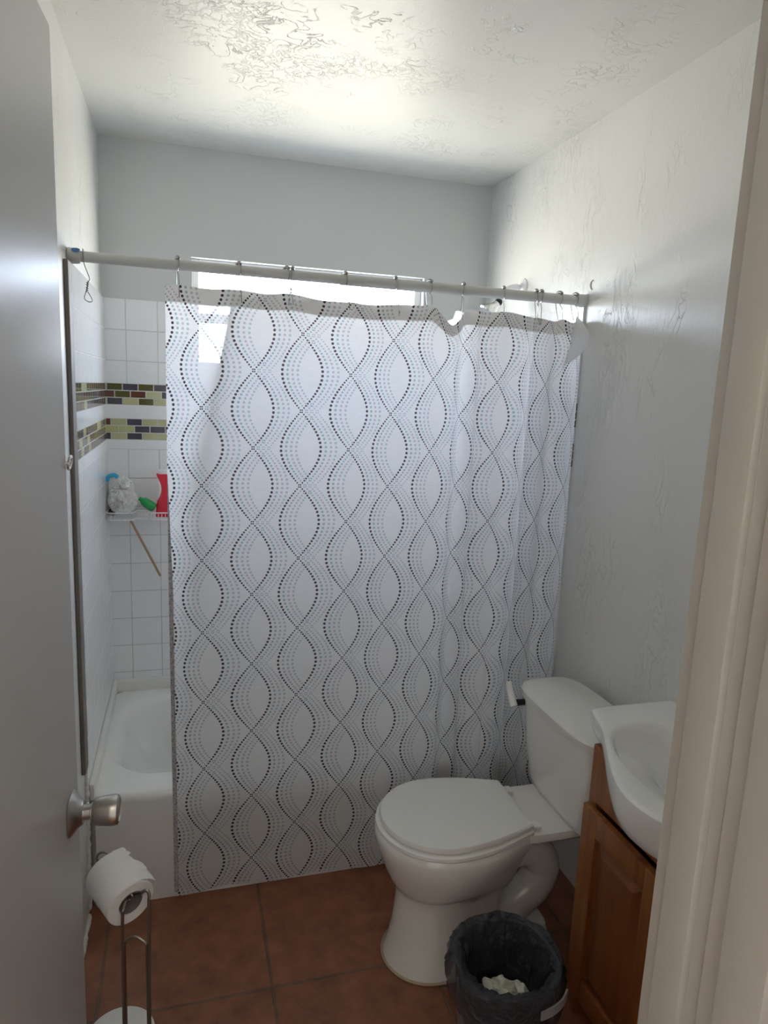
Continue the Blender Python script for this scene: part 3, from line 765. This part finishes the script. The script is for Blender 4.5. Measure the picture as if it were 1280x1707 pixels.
# printed maker marks on the deck: tiny grey strokes
M_mark = mat('grey_print', (.16, .16, .16), .6)
random.seed(11)
for (mx_, my_, s) in ((1.196, -1.131, 1), (1.186, -1.07, .6)):
    bm = BM()
    for i in range(4):
        a = (mx_-.010*s+i*.005*s, my_-.012*s+random.random()*.004); b_ = (a[0]+.0025*s, a[1]+(.016+random.random()*.008)*s)
        box(bm, (a[0], a[1], RZt-.0005), (b_[0], b_[1], RZt+.0003))
    q = obj('printed_mark', bm, M_mark, to, smooth=False)
# tank
TT = -1.142
bm = BM(); rings = []
for z, xa, xb, hw in ((.396, 1.285, 1.425, .150), (.402, 1.278, 1.430, .160), (.43, 1.270, 1.435, .168), (.53, 1.258, 1.438, .186), (.66, 1.250, 1.440, .200), (.668, 1.250, 1.440, .200)):
    rings.append(sup((xa+xb)/2, TT, (xb-xa)/2, hw, z, 5, 64))
obj('tank', loft(bm, rings), M_china, to)
bm = BM(); rings = []
for z, g_ in ((.668, -.002), (.672, .004), (.690, .006), (.697, .002), (.700, -.006)):
    rings.append(sup(1.341, TT, .100+g_, .208+g_, z, 4.2, 64))
obj('tank_lid', loft(bm, rings), M_china, to)
bm = BM(); tube(bm, [(1.262, -.966, .640), (1.236, -.966, .640)], .010, 14); q = obj('lever_hub', bm, M_black, to)
bm = BM(); pth = catmull([(1.228, -.922, .690), (1.227, -.935, .670), (1.227, -.952, .648), (1.229, -.968, .630)], 5)
tube(bm, pth, [.0085+.0035*i/(len(pth)-1) for i in range(len(pth))], 12); q = obj('flush_lever', bm, M_seat, to); q['label'] = 'white flush lever'
bm = BM(); rings = [lid_ring(.797, 1.123, .123, .113, 0.0005), lid_ring(.795, 1.125, .125, .115, .004), lid_ring(.799, 1.121, .121, .111, .007)]
q = obj('base_caulk', loft(bm, rings), mat('dirty_caulk', (.42, .34, .24), .8, var=.3), to)

# ------------------------------------------------------------ vanity
VY = -1.70
va = tag(empty('vanity_cabinet', (1.35, VY, 0)), 'honey oak bathroom vanity cabinet under the white bowed sink top', 'cabinet')
cx0, cy1, cy0, czt = 1.222, -1.395, -2.005, .738
bm = BM()
box(bm, (cx0, cy1-.018, .0), (W-.003, cy1, czt), .001, 1); box(bm, (cx0, cy0, .0), (W-.003, cy0+.018, czt), .001, 1)
box(bm, (W-.012, cy0+.018, .08), (W-.003, cy1-.018, .66)); box(bm, (cx0, cy0+.018, .08), (W-.012, cy1-.018, .098)); box(bm, (cx0+.05, cy0+.018, 0), (cx0+.062, cy1-.018, .08))
# face frame
box(bm, (cx0-.004, cy0, .60), (cx0+.012, cy1, czt), .001, 1); box(bm, (cx0-.004, cy0, .075), (cx0+.012, cy1, .115), .001, 1)
for a in (cy1-.03, cy0): box(bm, (cx0-.004, a, .115), (cx0+.012, a+.03, .60), .001, 1)
box(bm, (cx0-.004, VY-.02, .115), (cx0+.012, VY+.02, .60), .001, 1)
obj('carcass', bm, M_wood, va)
def cab_door(ya, yb, za, zb, kside):
    x1_ = cx0-.005; x0_ = x1_-.019; s = .058
    dg = BM()
    box(dg, (x0_, ya, za), (x1_, ya+s, zb), .003, 2); box(dg, (x0_, yb-s, za), (x1_, yb, zb), .003, 2)
    box(dg, (x0_, ya+s, zb-s), (x1_, yb-s, zb), .003, 2); box(dg, (x0_, ya+s, za), (x1_, yb-s, za+s), .003, 2)
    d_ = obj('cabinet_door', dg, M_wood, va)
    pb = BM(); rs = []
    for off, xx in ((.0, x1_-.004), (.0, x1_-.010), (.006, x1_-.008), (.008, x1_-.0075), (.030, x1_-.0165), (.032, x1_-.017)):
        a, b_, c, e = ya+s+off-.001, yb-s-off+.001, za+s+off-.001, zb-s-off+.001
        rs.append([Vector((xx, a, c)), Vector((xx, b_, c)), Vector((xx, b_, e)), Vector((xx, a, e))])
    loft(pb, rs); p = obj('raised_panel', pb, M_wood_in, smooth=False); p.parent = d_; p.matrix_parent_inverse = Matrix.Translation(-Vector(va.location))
    p.matrix_parent_inverse = Matrix()
    return d_
cab_door(VY+.004, cy1-.008, .09, .592, 1); cab_door(cy0+.008, VY-.004, .09, .592, -1)
# false drawer front
# sink top with bow front
sk = tag(empty('sink_top', (1.3, VY, .8)), 'white one piece bow fronted sink top sitting on the oak vanity', 'sink')
half = [(1.472, .370), (1.35, .370), (1.265, .370), (1.241, .362), (1.230, .338), (1.207, .268), (1.172, .20), (1.142, .145), (1.115, .09), (1.098, .045), (1.092, 0)]
full = [Vector((x, VY+h, 0)) for x, h in half]+[Vector((x, VY-h, 0)) for x, h in reversed(half[:-1])]
crv = catmull(full, 6)                                   # open curve, wall end to wall end
ZT = .80
def off_curve(c, d):
    out = []
    for i, p in enumerate(c):
        tg_ = (c[min(i+1, len(c)-1)]-c[max(i-1, 0)]).normalized(); nn = Vector((-tg_.y, tg_.x, 0))
        q_ = p-nn*d*-1 if False else p+nn*d
        q_.x = min(q_.x, W-.003); out.append(q_)
    return out
sgn = 1
tst = off_curve(crv, .01)
if tst[len(tst)//2].x < crv[len(crv)//2].x: sgn = -1
NS = 2.3
BCX = 1.300
NW = 24
def closed_ring(d, zf):
    c = off_curve(crv, d*sgn); out = [Vector((p.x, p.y, 0)) for p in c]
    y0_, y1_ = out[-1].y, out[0].y
    out += [Vector((1.472, y0_+(y1_-y0_)*k/NW, 0)) for k in range(1, NW)]
    for p in out: p.z = zf(p)
    return out
ref = closed_ring(0, lambda p: 0)
angs = [math.atan2((p.y-VY)/.26, (p.x-BCX)/.16) for p in ref]
def bas(a, ax, ay, z):
    c, s_ = math.cos(a), math.sin(a); return Vector((BCX+ax*math.copysign(abs(c)**(2/NS), c), VY+ay*math.copysign(abs(s_)**(2/NS), s_), z))
rings = []
for d, z in ((.016, ZT-.062), (.010, ZT-.058), (.004, ZT-.045), (0, ZT-.028), (-.001, ZT-.014), (.001, ZT-.005), (.006, ZT-.001), (.011, ZT)):
    rings.append(closed_ring(d, lambda p: ZT-(ZT-z)*(1+.45*max(0, min(1, (1.22-p.x)/.10))) if z < ZT-.02 else z))
for ax, ay, z, sh_ in ((.154, .280, ZT, 0), (.149, .274, ZT-.0015, 0), (.144, .268, ZT-.008, 0), (.137, .258, ZT-.024, .002), (.102, .236, ZT-.045, .026), (.088, .20, ZT-.072, .036), (.072, .16, ZT-.100, .038), (.045, .09, ZT-.118, .035), (.015, .02, ZT-.122, .03)):
    rings.append([bas(a, ax, ay, z)+Vector((sh_, 0, 0)) for a in angs])
bm = BM(); loft(bm, rings, cap0=False, cap1=True)
obj('sink_basin', bm, M_white, sk)
bm = BM(); lathe(bm, [(0, .002), (.018, .002), (.021, -.002)], (BCX+.03, VY, ZT-.121), (0, 0, 1), 24); obj('drain', bm, M_chrome, sk)

# ------------------------------------------------------------ trash bin with bag
BX, BY = .982, -1.478
bn = tag(empty('trash_bin', (BX, BY, 0)), 'dark grey oval waste bin lined with a black bag beside the toilet', 'waste bin')
def bring(rx, ry, z, n=56): return sup(BX, BY, rx, ry, z, 2.4, n)
bm = loft(BM(), [bring(.085, .085, 0), bring(.09, .09, .004), bring(.113, .112, .262), bring(.119, .118, .268), bring(.119, .118, .276), bring(.112, .111, .276), bring(.108, .107, .262), bring(.084, .084, .008)])
obj('bin_body', bm, M_bin, bn)
bm = BM(); 
hp = [(BX+.022, BY-.128, .246), (BX+.050, BY-.126, .250), (BX+.078, BY-.116, .253), (BX+.100, BY-.098, .255)]
for dz_ in (0,):
    pp = catmull(hp, 6); rr = []
    for i, p in enumerate(pp):
        tg_ = (pp[min(i+1, len(pp)-1)]-pp[max(0, i-1)]).normalized(); nn = Vector((tg_.y, -tg_.x, 0)).normalized()
        rr.append([p+Vector((0, 0, -.013)), p+nn*.004+Vector((0, 0, -.013)), p+nn*.004+Vector((0, 0, .009)), p+Vector((0, 0, .009))])
    loft(bm, rr)
q = obj('bin_handle', bm, mat('pale_grey_plastic', (.42, .40, .42), .45), bn); q['label'] = 'pale grey handle grip'
# bag
mb, t, b = new_mat('black_bin_bag'); b.inputs['Base Color'].default_value = (.06, .066, .08, 1); b.inputs['Roughness'].default_value = .22
tcb = t.nodes.new('ShaderNodeTexCoord'); nb = t.nodes.new('ShaderNodeTexNoise'); nb.inputs['Scale'].default_value = 34; nb.inputs['Detail'].default_value = 5; nb.inputs['Distortion'].default_value = 1.2; t.links.new(tcb.outputs['Object'], nb.inputs[0])
bb = t.nodes.new('ShaderNodeBump'); bb.inputs['Strength'].default_value = 1; bb.inputs['Distance'].default_value = .03; t.links.new(nb.outputs[0], bb.inputs['Height']); t.links.new(bb.outputs[0], b.inputs['Normal'])
trb = t.nodes.new('ShaderNodeBsdfTransparent'); ms = t.nodes.new('ShaderNodeMixShader'); ms.inputs[0].default_value = .22
t.links.new(b.outputs[0], ms.inputs[1]); t.links.new(trb.outputs[0], ms.inputs[2]); t.links.new(ms.outputs[0], t.nodes['Material Output'].inputs[0])
from mathutils import noise as mn
bm = BM(); rings = []; n = 120
prof = [(.122, .185), (.124, .205), (.1245, .225), (.125, .25), (.1245, .268), (.1235, .281), (.118, .288), (.110, .284), (.104, .27), (.100, .24), (.097, .20), (.092, .14), (.080, .08), (.05, .05), (.01, .045)]
for j, (r, z) in enumerate(prof):
    rg = []
    for i in range(n):
        a = 2*PI*i/n; c, s = math.cos(a), math.sin(a)
        w1 = mn.noise(Vector((c*2.2, s*2.2, j*.5)))*.012 + abs(mn.noise(Vector((c*5, s*5, j*.6))))*.012 + mn.noise(Vector((c*13, s*13, j*.9)))*.005
        zz = z
        if j < 5: zz = z - (.02*mn.noise(Vector((c*2, s*2, 7)))+.012*mn.noise(Vector((c*7, s*7, 3))))*(5-j)/5; w1 = abs(w1)+.001
        elif j in (5, 6): zz = z+.010*mn.noise(Vector((c*3, s*3, 4)))+.004; w1 = abs(w1)*.6+.001
        else: w1 = -abs(w1)*1.3-.001
        rr = r+w1
        p = Vector((BX+rr*math.copysign(abs(c)**(2/2.3), c), BY+rr*math.copysign(abs(s)**(2/2.3), s), zz)); rg.append(p)
    rings.append(rg)
loft(bm, rings, cap0=False, cap1=True)
tag(obj('bin_bag', bm, mb), 'thin black plastic bag folded over the rim of the grey bin', 'bin bag')
# crumpled tissue inside
bm = BM(); n = 22; g = {}
for i in range(n+1):
    for j in range(n+1):
        u, v = i/n-.5, j/n-.5
        hgt = .022*mn.noise(Vector((u*4, v*4, 2)))+.008*mn.noise(Vector((u*11, v*11, 5)))
        p = Vector((u*.095, v*.075, hgt-.05*(u*u+v*v)*2))
        p.x += .015*mn.noise(Vector((v*5, u*3, 9))); p.y += .015*mn.noise(Vector((u*5, v*3, 1)))
        g[i, j] = bm.verts.new(Matrix.Translation((BX-.018, BY-.040, .225)) @ Matrix.Rotation(-.75, 4, 'Z') @ Matrix.Rotation(.45, 4, 'X') @ p)
for i in range(n):
    for j in range(n): bm.faces.new((g[i, j], g[i+1, j], g[i+1, j+1], g[i, j+1]))
tag(obj('crumpled_tissue', bm, mat('pale_tissue', (.62, .62, .52), .8)), 'crumpled pale tissue lying in the black bag of the bin', 'tissue')

# ------------------------------------------------------------ toilet paper stand
def pix(px, py, d): return Vector((CX, CY, CZ))+(fw*FPX+r2*(px-640)-u2*(py-853.5))*(d/FPX)
sd = tag(empty('paper_stand', (.18, -1.43, 0)), 'dull metal wire toilet paper stand on the floor beside the open door', 'paper stand')
near = pix(219, 1506, 1.345); far = pix(177, 1449, 1.415); axv = (far-near).normalized()
wl_, wr_ = pix(203, 1560, 1.345), pix(247, 1560, 1.345)
lw = [Vector((wl_.x, wl_.y, .0)), Vector((wl_.x, wl_.y, .30)), pix(204, 1540, 1.325), pix(206, 1514, 1.322), pix(211, 1500, 1.335), pix(219, 1502, 1.36)+axv*.012]
rw = [Vector((wr_.x, wr_.y, .0)), Vector((wr_.x, wr_.y, .30)), pix(248, 1520, 1.345), pix(249, 1494, 1.342), pix(244, 1484, 1.343), pix(236, 1488, 1.345), pix(226, 1498, 1.362)+axv*.012]
bm = BM()
arm_l = [near+axv*.03+Vector((.004, 0, -.008)), far+axv*.03]
arm_r = [near+axv*.03+Vector((.010, 0, .004)), far+axv*.032+Vector((.006, 0, .004))]
tube(bm, catmull(lw+arm_l, 6), .0031, 10); tube(bm, catmull(rw+arm_r, 6), .0031, 10)
obj('upright_frame', bm, M_wire, sd)
bm = BM(); rc = pix(172, 1431, 1.475); pts = [rc+(r2*math.cos(a)+u2*math.sin(a))*.0135 for a in [2*PI*i/28 for i in range(28)]]
tube(bm, pts, .0026, 8, closed=True); tube(bm, [far+axv*.03, rc+(far-rc).normalized()*.013], .0026, 8); obj('arm_curl', bm, M_wire, sd)
bm = BM(); a1, a2, a3 = pix(207, 1575, 1.347), pix(224, 1561, 1.352), pix(244, 1577, 1.347)
tube(bm, catmull([Vector((wl_.x+.003, wl_.y+.006, .10)), Vector((a1.x, a1.y+.006, a1.z-.03)), a1+Vector((0, .004, 0)), a2, a3+Vector((0, .004, 0)), Vector((a3.x, a3.y+.006, a3.z-.03)), Vector((wr_.x-.003, wr_.y+.006, .10))], 7), .0026, 8); obj('reserve_arch', bm, M_wire, sd)
bm = BM(); cb = (wl_+wr_)/2; pts = [Vector((cb.x+.075*math.cos(a), cb.y+.005+.075*math.sin(a), .004)) for a in [2*PI*i/40 for i in range(40)]]
tube(bm, pts, .0035, 8, closed=True); tube(bm, [(wl_.x, wl_.y, .004), (wl_.x-.045, wl_.y, .004)], .0035, 8); tube(bm, [(wr_.x, wr_.y, .004), (wr_.x+.045, wr_.y, .004)], .0035, 8)
tube(bm, [(wl_.x, wl_.y, .004), (wr_.x, wr_.y, .004)], .0035, 8); obj('base_ring', bm, M_wire, sd)
# roll on the arm
rl = tag(empty('toilet_roll', tuple((near+far)/2)), 'part used white toilet roll on the arm of the wire stand', 'toilet roll')
def roll(bm, a, ax, L, R, rc_, tear=False):
    lathe(bm, [(rc_, .004), (rc_+.002, .0005), (R-.003, 0), (R-.0008, .0015), (R, .004), (R, L-.004), (R-.0008, L-.0015), (R-.003, L), (rc_+.002, L-.0005), (rc_, L-.004), (rc_, .004)], a, ax, 56)
obj('paper_winding', (lambda b_: (roll(b_, near, axv, .100, .0475, .0235), b_)[1])(BM()), M_paper, rl)
bm = BM(); lathe(bm, [(.0233, .001), (.0233, .099), (.0224, .099), (.0224, .001), (.0233, .001)], near, axv, 40); obj('cardboard_core', bm, M_card, rl)
# loose torn sheet tip on the right side
bm = BM(); n1, n2 = 26, 10; g = {}
ex_ = (r2 - axv*r2.dot(axv)).normalized(); ey_ = axv.cross(ex_)
if ey_.z < 0: ey_ = -ey_
for i in range(n1+1):
    for j in range(n2+1):
        s = i/n1; tt = j/n2; L_ = .002+s*.098
        edge = .10+.16*math.sin(s*5+.6)+.07*math.sin(s*17)+.04*math.sin(s*41)
        a = 1.25-(.55+edge*1.6+(.25 if s < .25 else 0))*tt
        rr = .0479+.014*tt**2*(.5+edge)
        g[i, j] = bm.verts.new(near+axv*L_+(ex_*math.cos(a)+ey_*math.sin(a))*rr)
for i in range(n1):
    for j in range(n2): bm.faces.new((g[i, j], g[i+1, j], g[i+1, j+1], g[i, j+1]))
obj('torn_sheet', bm, M_paper, rl)
# spare roll on floor
bm = BM(); lathe(bm, [(.022, 0), (.070, 0), (.0745, .003), (.075, .006), (.075, .094), (.074, .098), (.070, .1), (.024, .1), (.022, .098), (.022, 0)], (.130, -1.300, .0005), (0, 0, 1), 56)
tag(obj('spare_toilet_roll', bm, M_paper), 'white spare toilet roll standing on the floor behind the wire stand', 'toilet roll')
